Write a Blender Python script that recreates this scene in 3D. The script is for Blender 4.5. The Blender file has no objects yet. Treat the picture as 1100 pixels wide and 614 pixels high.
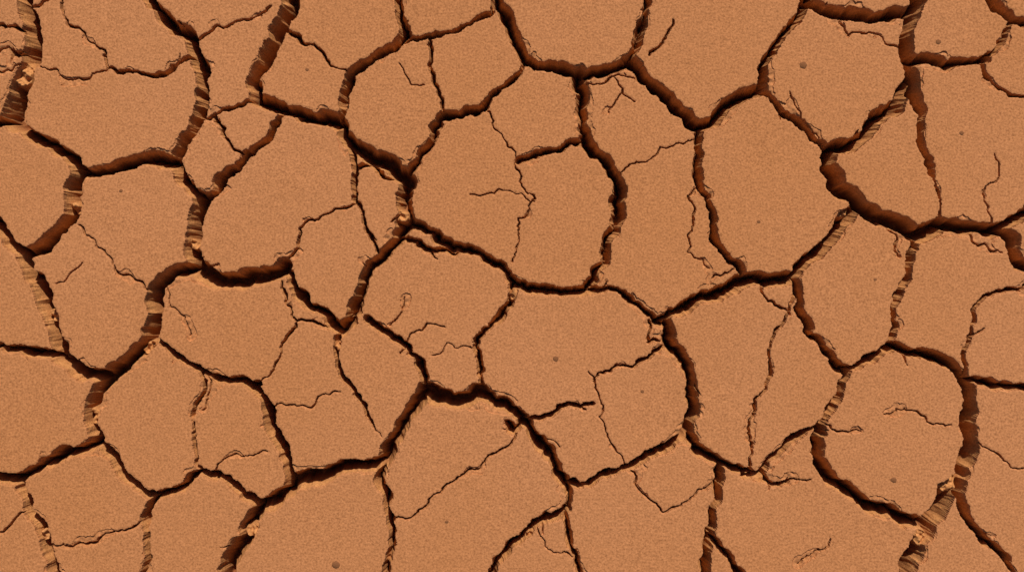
import bpy, math, numpy as np
rng=np.random.default_rng(23)
S=0.002
# crack network on the ground: start width, end width ; points (units of 2 mm, y down)
CR="""
15 20;22,-20 28,15 36,45 27,80 18,108 12,130
5 4;-20,22 5,28 30,38
4 3;-20,80 0,76 22,68
12 12;-20,126 12,130 30,143 50,153 72,165 83,183
12 13;83,183 110,183 140,175 165,170 188,174
12 13;188,174 198,150 211,128 216,100 213,65 207,42 185,27 168,8 150,-20
12 13;188,174 193,190 205,204 217,215
11 7;217,215 235,197 256,180 270,163 290,145 305,124
13 14;275,107 295,114 312,120 340,126 365,130
12 18;275,107 272,85 284,60 297,32 318,-20
5 4;275,107 250,114 232,122 214,126
5 4;230,122 240,145 262,165
10 9;365,130 370,105 376,80 400,62 428,43 436,28 428,8 426,-20
6 6;428,43 460,37 495,27 525,14 535,0
5 3;300,28 320,36 345,55 375,80
14 18;365,130 375,150 400,168 425,184 437,193
7 5;372,148 381,180 382,215 392,240 405,268
8 4;381,178 398,176 412,190 425,192
16 14;437,193 434,220 431,250
9 9;437,193 448,172 462,152 472,128 500,120 522,115
8 7;522,115 535,98 550,85 562,68
11 11;533,-20 542,12 552,40 563,64 590,70 620,78 650,75 675,66
9 9;675,66 684,42 692,18 698,-20
12 11;622,78 625,100 626,125 628,147
6 8;558,173 590,162 628,147
13 11;628,147 645,168 663,190 663,215 658,250 650,282 636,305 625,313
2.5 2;522,115 528,135 545,155 555,180 575,213 558,235 556,262 550,280
10 9;436,238 465,248 500,268 540,285 553,300 568,310 590,311 625,313
8 7;625,313 655,308 680,325 700,340 712,348
9 14;705,346 720,334 745,325 780,312 800,300
14 14;800,300 830,300 852,298
8 8;752,136 752,165 751,198 764,225 770,258 785,280 800,298
13 13;675,66 690,82 703,96 725,113 752,134
13 14;752,134 768,128 790,108 818,95
10 9;818,95 820,72 840,40 862,14 872,-20
8 9;818,95 842,120 872,145 892,160
15 13;892,162 920,150 943,124 970,100
17 17;892,162 890,182 902,202 922,220 945,234 970,242
13 14;970,100 974,60 978,30 986,-20
13 13;868,0 890,10 915,14 940,20 975,12
12 8;972,60 1000,62 1020,70 1045,66 1062,62
12 10;1060,-20 1070,6 1085,18 1120,25
6 4;1052,68 1065,85 1085,102 1120,112
5 5;1062,62 1078,45 1088,20
14 3;980,75 984,105 989,135 991,160 1000,182 1008,205 1008,238
15 14;970,242 990,250 1012,240 1040,244 1075,246
12 10;1075,246 1090,235 1120,225
14 16;1075,246 1090,262 1098,282 1120,300
2 2.5;1070,165 1072,190 1058,210 1062,242
14 12;915,226 900,245 885,265 868,280 854,298
8 6;970,242 984,262 976,300 960,330 958,370
4 2;950,236 962,255 965,275
9 9;854,298 858,330 868,355 888,378 908,397
9 10;908,397 930,386 958,372
11 11;958,372 990,378 1020,390 1037,408
8 8;1037,408 1060,410 1120,418
14 17;1037,408 1043,440 1043,480 1035,508 1012,540 996,566
16 14;996,566 985,590 965,635
5 4;1037,405 1040,370 1047,345 1052,325 1078,312 1120,300
10 7;1032,520 1042,555 1055,578 1080,598 1095,635
8 7;908,397 904,420 888,452 865,466 845,478 828,492 815,512
12 14;882,460 880,490 892,515 925,535 960,550 996,566
4 4;852,300 848,335 833,355 828,390 812,430 804,465 806,500
4 3;818,305 826,325 850,338
12 12;716,348 722,370 737,395 743,420 744,445 738,464
11 9;738,464 750,482 775,497 800,505 815,512
9 8;738,464 712,480 680,498 650,510 607,520
12 12;607,520 595,495 580,475 562,452 545,434 517,422
17 18;517,422 485,430 460,416
9 8;460,416 452,388 430,368 405,350 393,343
7 8;517,422 515,390 510,365 530,345 548,326 553,302
16 14;460,416 440,440 425,470 412,495
13 14;412,495 380,500 345,512 315,518
12 10;315,518 300,475 290,445 275,413
8 7;275,413 245,408 215,398 185,378 168,365
15 15;168,310 165,345 156,374 132,392 112,408
16 16;217,215 208,245 205,270 209,287
12 12;209,287 185,292 168,310
17 17;209,287 230,300 270,296 305,284
10 11;303,285 315,310 345,335 368,354
13 12;368,354 382,325 393,292 410,274 430,255
8 5;430,255 450,260 475,268 495,268
4 4;303,285 320,265 327,240 355,226 382,218
14 14;83,183 77,212 72,238 50,262 25,276
12 12;25,276 12,262 0,245 -20,232
15 15;25,276 34,296 48,320 55,350 66,380 85,398 112,408
8 9;-20,370 0,372 30,378 66,386
15 13;112,408 101,430 98,455 105,473
12 12;105,473 70,485 40,503 20,515 -20,503
11 9;105,473 125,500 148,524 170,532
8 7;170,532 198,522 215,505
7 10;215,505 243,515 262,532 280,542
15 14;280,542 300,530 315,518
16 16;278,542 266,570 252,592 238,635
11 11;20,515 30,545 46,572 54,600 62,635
5 4;215,400 213,430 208,462 215,503
8 7;170,532 157,550 158,580 150,635
3 3;52,585 90,583 120,572 155,556
9 8;412,495 405,512 415,532 419,560 418,600 410,635
3 3;424,555 460,535 490,515 525,490 555,466
5 8;562,452 552,462 545,455
9 8;607,520 610,545 580,560 560,578 538,598 515,635
7 6;608,545 612,580 625,635
6 5;562,452 600,438 638,433
5 4;722,368 698,382 660,395 638,408
2.5 2;632,400 648,435 652,468 672,497
4 4;697,345 697,368 720,372
9 9;775,497 773,530 762,570 758,635
7 8;760,575 785,598 815,635
7 3;368,354 362,375 368,405 388,432 410,468
3 4;275,413 300,385 306,366 318,348
4 4;305,290 308,320 318,345 350,350
2 2;290,440 330,438 365,420
3 3;83,240 105,265 125,290 155,308 168,320
2 2;60,305 75,296 90,282
2 2;175,300 185,330 200,340 204,360
4 4;62,-20 75,28 100,45 116,72
4 6;116,72 150,78 178,80 192,66 212,58
3 2;116,72 95,85 70,86 40,72
4 2;213,42 240,30 262,22 292,8
2 2;663,188 700,168 725,154 750,148
3 2;628,88 660,82 690,88
2 2;655,122 668,95 660,84
2 2;668,95 682,108
2.5 2;752,198 738,210 745,240 738,270 762,288
2 2;848,98 862,128 880,150
3 2;900,14 912,38 935,36 962,50 972,60
2 2;418,350 432,332 436,320
2 2;430,380 452,356 478,350
2 2;465,382 480,368 508,375
2 1.5;505,208 535,202 560,208 575,216
1.5 1.5;430,68 438,86 455,92
6 4;460,40 460,70 470,95 476,122
2 2;950,445 985,443 1022,456
3 2;886,455 900,463 925,462
3 2;678,505 690,528 712,550 740,538 772,520
6 3;800,510 830,520 870,515
2 2;1045,465 1065,485 1085,500 1120,512
2 2;858,606 876,592 892,580
2 2;215,505 245,490 288,485
2 2;218,440 225,420 220,400
3 3;698,60 715,40 722,22
4 2;1035,248 1050,264 1078,270
4 5;-20,60 8,50 32,60
4 4;20,15 42,8 60,-5
3 2;765,300 790,288
3 3;0,570 15,560 32,550
2 2;575,568 590,590 620,600
3 2;890,462 870,485 882,495
2 2;600,480 585,470 572,470
"""
cracks=[]
for l in CR.strip().splitlines():
    w,p=l.split(';'); w0,w1=map(float,w.split())
    k=lambda w: w*1.09 if w>6.5 else (w if w>4 else w*.72)
    cracks.append((k(w0),k(w1),np.array([[float(a) for a in q.split(',')] for q in p.split()])))
def fract(P,rough,mn=6):
    P=[np.array(p,float) for p in P]
    while True:
        out=[P[0]];ch=False
        for a,b in zip(P[:-1],P[1:]):
            L=np.hypot(*(b-a))
            if L>mn:
                n=np.array([-(b-a)[1],(b-a)[0]])/L
                out.append((a+b)/2*1.0+(b-a)*rng.uniform(-.15,.15)+n*L*np.clip(rng.normal(),-1.6,1.6)*rough); ch=True
            out.append(b)
        P=out
        if not ch: return np.array(P)
lines=[]
for w0,w1,P in cracks:
    lines.append((w0,w1,fract(P,0.075 if max(w0,w1)>5 else 0.11, 6 if max(w0,w1)>5 else 4)))
# short splinter branches leaving the main cracks
for i in range(85):
    w0,w1,P=lines[rng.integers(len(cracks))]
    if max(w0,w1)<5: continue
    k=rng.integers(1,len(P)-1) if len(P)>3 else 1
    t=P[k]-P[k-1]; a=math.atan2(t[1],t[0])+rng.choice([-1,1])*rng.uniform(.25,.8)
    L=rng.uniform(6,20); pts=[P[k]]
    for j in range(3):
        a+=rng.normal()*.2; pts.append(pts[-1]+L/3*np.array([math.cos(a),math.sin(a)]))
    lines.append((rng.uniform(3,6),0.4,fract(pts,.08)))

def axis(lo,hi,st):
    core=list(np.arange(lo,hi+st,st)); up=[];s=st;x=core[-1]
    while s<3: s*=1.012; x+=s; up.append(x)
    for _ in range(90): x+=s; up.append(x)
    while x<4e5: s*=1.18; x+=s; up.append(x)
    up=np.array(up)
    return np.concatenate([(lo-(up-core[-1]))[::-1],core,up])
ax=axis(-25,1125,0.75); ay=axis(-25,640,0.75)
nx,ny=len(ax),len(ay)
def noise(wl,seed,smooth=True,n=512):
    r=np.random.default_rng(seed); L=r.uniform(-1,1,(n,n)).astype(np.float32)
    def pr(a):
        u=a/wl+1000; i=np.floor(u).astype(np.int64); f=(u-i)
        if smooth: f=f*f*(3-2*f)
        return i%n,(i+1)%n,f.astype(np.float32)
    i0,i1,fx=pr(ax); j0,j1,fy=pr(ay); fx=fx[None,:]; fy=fy[:,None]
    A=L[np.ix_(j0,i0)]*(1-fx)+L[np.ix_(j0,i1)]*fx
    B=L[np.ix_(j1,i0)]*(1-fx)+L[np.ix_(j1,i1)]*fx
    return A*(1-fy)+B*fy
X=np.broadcast_to(ax[None,:],(ny,nx)).astype(np.float32); Y=np.broadcast_to(ay[:,None],(ny,nx)).astype(np.float32)
WX=X+1.8*noise(17,1,False)+1.2*noise(6.3,2,False)+.4*noise(2.7,3,False)
WY=Y+1.8*noise(17,4,False)+1.2*noise(6.3,5,False)+.4*noise(2.7,6,False)
Pn=np.full((ny,nx),-40,np.float32); Dp=np.zeros((ny,nx),np.float32)
for w0,w1,P in lines:
    seg=np.hypot(*(P[1:]-P[:-1]).T); cum=np.concatenate([[0],np.cumsum(seg)]); T=cum[-1]
    big=max(w0,w1); sl=5.3 if big>5 else 7.0
    ks=[(14,1.6),(5.5,.9),(2.2,.45)] # stepwise edge breakage, absolute sizes
    sc_=min(1,big/9)
    tabs=[[rng.uniform(-1,1,int(T/k)+4) for k,_ in ks] for _ in (0,1)]
    R=big/2+10
    for k in range(len(P)-1):
        a,b=P[k],P[k+1]; L=max(seg[k],1e-3)
        x0,x1=np.searchsorted(ax,[min(a[0],b[0])-R,max(a[0],b[0])+R])
        y0,y1=np.searchsorted(ay,[min(a[1],b[1])-R,max(a[1],b[1])+R])
        wx=WX[y0:y1,x0:x1]-a[0]; wy=WY[y0:y1,x0:x1]-a[1]
        tx,ty=(b-a)/L
        t=np.clip(wx*tx+wy*ty,0,L); d=np.hypot(wx-t*tx,wy-t*ty)
        s=cum[k]+t; side=(wx*ty-wy*tx)>0
        hw=(w0+(w1-w0)*s/T)/2
        f=np.zeros_like(d)
        for q,(kk,am) in enumerate(ks):
            n=tabs[0][q].size; u=s/kk; i=np.minimum(u.astype(int),n-2); fr=np.clip((u-i-.5)*2+.5,0,1) # blocky steps
            f+=am*sc_*np.where(side,tabs[0][q][i]*(1-fr)+tabs[0][q][i+1]*fr,tabs[1][q][i]*(1-fr)+tabs[1][q][i+1]*fr)
        p=(hw+f-d).astype(np.float32)
        v=Pn[y0:y1,x0:x1]; np.maximum(v,p,out=v)
        v=Dp[y0:y1,x0:x1]; np.maximum(v,np.where(p>0,(4 if big>5 else 2)+sl*p,0),out=v)
# surrounding ground: the same kind of polygonal cracking carries on
C=105.
ci=np.floor(WX/C); cj=np.floor(WY/C)
near=(np.abs(ax-550)<2500)[None,:]&(np.abs(ay-307)<2300)[:,None]
out=np.maximum(np.maximum(-12-X,X-1112),np.maximum(-12-Y,Y-626))
F1=np.full((ny,nx),1e9,np.float32);F2=F1.copy();p1x=F1.copy();p1y=F1.copy();p2x=F1.copy();p2y=F1.copy()
J=np.random.default_rng(3).uniform(.1,.9,(2,128,128)).astype(np.float32)
for di in (-1,0,1):
    for dj in (-1,0,1):
        a=(ci+di); b=(cj+dj); ia=a.astype(np.int64)%128; ib=b.astype(np.int64)%128
        px=(a+J[0][ia,ib])*C; py=(b+J[1][ia,ib])*C
        d=(px-WX)**2+(py-WY)**2
        m=d<F1; m2=(~m)&(d<F2)
        F2=np.where(m,F1,np.where(m2,d,F2)); p2x=np.where(m,p1x,np.where(m2,px,p2x)); p2y=np.where(m,p1y,np.where(m2,py,p2y))
        F1=np.where(m,d,F1); p1x=np.where(m,px,p1x); p1y=np.where(m,py,p1y)
de=(F2-F1)/(2*np.hypot(p1x-p2x,p1y-p2y)+1e-3)
hw=np.clip(out/4,0,5.5)*(1+.35*noise(60,9))*near
p=np.where((out>0)&near,hw-de,-40).astype(np.float32)
Pn=np.maximum(Pn,p); Dp=np.maximum(Dp,5*p)
del F1,F2,p1x,p1y,p2x,p2y,ci,cj,de
floor=42+5*noise(9,20)
Dp=np.where(Dp<floor,Dp,floor+(Dp-floor)*.15)
# places where wall slabs have slumped into the crack
for x,y,r,dep in [(20,78,15,9),(430,232,9,10),(553,316,7,5),(1022,520,13,12),(905,228,8,7),(100,448,8,14),(362,372,6,7),(990,578,10,10),(55,338,8,14),(77,222,8,14),(205,262,7,15),(570,578,9,6),(160,375,8,12),(268,572,8,14),(812,515,8,6),(45,575,7,8)]:
    rr=np.hypot(X-x+3*noise(8,60),Y-y+3*noise(8,61))/r
    lim=dep+4*noise(5,62)+2.2*noise(2.6,63,False)+np.clip(rr-.8,0,9)*60
    Dp=np.minimum(Dp,np.maximum(lim,2))if False else np.where(Dp>lim,np.maximum(lim,2),Dp)
Z=-Dp
Z+=np.where(Dp>6,1.3*noise(3.3,50)+1.2*noise(7,51),0)   # crumbly walls
# crumbled ledges along stretches of the rims
lw=np.clip(noise(23,40)*11-3.6+2*noise(5,41,False),0,6)
Z-=np.where((Pn>-lw)&(Pn<=0)&(lw>0.6),1.2+.9*noise(4,42),0)
Z-=0.42*np.clip(1+Pn/2.0,0,1)**1.5
Z+=0.5*noise(150,30)+0.25*noise(41,31)+0.09*noise(9,33)+0.06*noise(3,34)
Z*=S
me=bpy.data.meshes.new("cracked_ground")
co=np.empty((ny,nx,3),np.float32); co[...,0]=(X-550)*S; co[...,1]=(307-Y)*S; co[...,2]=Z
co=co.reshape(-1,3)
idx=np.arange(nx*ny,dtype=np.int32).reshape(ny,nx)
q=np.stack([idx[:-1,:-1],idx[1:,:-1],idx[1:,1:],idx[:-1,1:]],-1).reshape(-1)
nf=len(q)//4
me.vertices.add(nx*ny); me.vertices.foreach_set("co",co.ravel())
me.loops.add(nf*4); me.loops.foreach_set("vertex_index",q)
me.polygons.add(nf); me.polygons.foreach_set("loop_start",np.arange(0,nf*4,4,dtype=np.int32))
me.polygons.foreach_set("use_smooth",np.zeros(nf,bool))
me.update(calc_edges=True)
g=bpy.data.objects.new("cracked_ground",me); bpy.context.collection.objects.link(g)
print("verts",nx*ny)

def clay():
    m=bpy.data.materials.new("dry_clay"); m.use_nodes=True; N=m.node_tree.nodes; K=m.node_tree.links
    b=N["Principled BSDF"]; b.inputs["Roughness"].default_value=.95; b.inputs["Specular IOR Level"].default_value=.1
    geo=N.new("ShaderNodeNewGeometry")
    def tex(sc,det=3,ro=.6):
        n=N.new("ShaderNodeTexNoise"); n.inputs["Scale"].default_value=sc; n.inputs["Detail"].default_value=det; n.inputs["Roughness"].default_value=ro
        K.new(geo.outputs["Position"],n.inputs["Vector"]); return n.outputs["Fac"]
    def ramp(src,stops):
        r=N.new("ShaderNodeValToRGB"); e=r.color_ramp.elements
        e[0].position,e[0].color=stops[0]; e[1].position,e[1].color=stops[-1]
        for s in stops[1:-1]:
            x=e.new(s[0]); x.color=s[1]
        K.new(src,r.inputs["Fac"]); return r.outputs["Color"]
    def mix(f,a,c,mode='MIX'):
        x=N.new("ShaderNodeMix"); x.data_type='RGBA'; x.blend_type=mode
        if isinstance(f,float): x.inputs[0].default_value=f
        else: K.new(f,x.inputs[0])
        for s,v in ((6,a),(7,c)):
            if isinstance(v,tuple): x.inputs[s].default_value=v
            else: K.new(v,x.inputs[s])
        return x.outputs[2]
    def rng_(src,a,bb):
        mr=N.new("ShaderNodeMapRange"); mr.inputs[1].default_value=a; mr.inputs[2].default_value=bb; K.new(src,mr.inputs[0]); return mr.outputs[0]
    fine=tex(215,3,.75); mid=tex(60,4); big=tex(1.3,3)
    base=ramp(big,[(.35,(.450,.182,.068,1)),(.65,(.470,.196,.080,1))])
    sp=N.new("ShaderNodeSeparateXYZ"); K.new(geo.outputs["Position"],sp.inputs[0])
    base=mix(rng_(sp.outputs[2],-.0025,-.012),base,(.50,.225,.080,1))   # fresher, yellower clay below the crust; brightness of lit wall stripes painted in
    gr=ramp(fine,[(.30,(.61,.57,.53,1)),(.5,(1,1,1,1)),(.70,(1.29,1.32,1.36,1))])
    c=mix(1.0,base,gr,'MULTIPLY')
    mm=ramp(mid,[(.3,(.93,.92,.90,1)),(.7,(1.06,1.06,1.06,1))])
    c=mix(1.0,c,mm,'MULTIPLY')
    c=mix(rng_(sp.outputs[2],-.03,-.09),c,(.28,.10,.036,1))  # darker, redder clay with depth; crack shade partly put into the colour
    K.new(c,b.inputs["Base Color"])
    bp=N.new("ShaderNodeBump"); bp.inputs["Strength"].default_value=.5; bp.inputs["Distance"].default_value=.0015
    K.new(fine,bp.inputs["Height"]); K.new(bp.outputs[0],b.inputs["Normal"])
    return m
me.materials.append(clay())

# small dark pebbles lying on the plates
import bmesh
bm=bmesh.new()
def zat(x,y): return float(Z[np.searchsorted(ay,y),np.searchsorted(ax,x)])
for x,y,r in [(863,70,4.2),(960,515,3.4),(1033,143,2.5),(597,385,3.2),(361,606,4.5),(786,602,2.6),(815,238,2),(330,75,2),(545,330,2),(130,205,2),(1008,45,3),(690,420,2),(480,560,2),(940,300,1.8)]:
    r0=bmesh.ops.create_icosphere(bm,subdivisions=2,radius=1)
    for v in r0['verts']:
        k=1+rng.uniform(-.13,.13)
        v.co=((x-550+v.co.x*r*k)*S,(307-y+v.co.y*r*k*.9)*S,zat(x,y)+v.co.z*r*.25*S)
pm=bpy.data.meshes.new("pebbles"); bm.to_mesh(pm); bm.free()
po=bpy.data.objects.new("pebbles",pm); bpy.context.collection.objects.link(po)
m=bpy.data.materials.new("pebble_stone"); m.use_nodes=True; N=m.node_tree.nodes
n=N.new("ShaderNodeTexNoise"); n.inputs["Scale"].default_value=300
r=N.new("ShaderNodeValToRGB"); r.color_ramp.elements[0].color=(.15,.06,.025,1); r.color_ramp.elements[1].color=(.27,.11,.045,1)
m.node_tree.links.new(n.outputs["Fac"],r.inputs[0]); m.node_tree.links.new(r.outputs[0],N["Principled BSDF"].inputs["Base Color"]); N["Principled BSDF"].inputs["Roughness"].default_value=1
N["Principled BSDF"].inputs["Specular IOR Level"].default_value=.1
pm.materials.append(m)

EL=math.radians(43); AZ=math.radians(14) # compass azimuth from +Y towards +X
from mathutils import Vector
d=Vector((math.sin(AZ)*math.cos(EL),math.cos(AZ)*math.cos(EL),math.sin(EL)))
l=bpy.data.lights.new("sun",'SUN'); l.energy=4.65; l.angle=math.radians(.5); l.color=(1,.93,.83)
so=bpy.data.objects.new("sun",l); so.rotation_euler=d.to_track_quat('Z','Y').to_euler(); bpy.context.collection.objects.link(so)
w=bpy.data.worlds.new("World"); bpy.context.scene.world=w; w.use_nodes=True
s=w.node_tree.nodes.new("ShaderNodeTexSky"); s.sky_type='NISHITA'; s.sun_disc=False; s.sun_elevation=EL; s.sun_rotation=AZ
w.node_tree.links.new(s.outputs[0],w.node_tree.nodes["Background"].inputs[0]); w.node_tree.nodes["Background"].inputs[1].default_value=.055
cd=bpy.data.cameras.new("camera"); cd.lens=36*1200/1100; cd.clip_end=3000; cd.clip_start=.05
c=bpy.data.objects.new("camera",cd); c.location=(0,0,1200*S); bpy.context.collection.objects.link(c)
sc=bpy.context.scene; sc.camera=c
sc.view_settings.view_transform='Standard'; sc.view_settings.look='None'; sc.view_settings.exposure=0
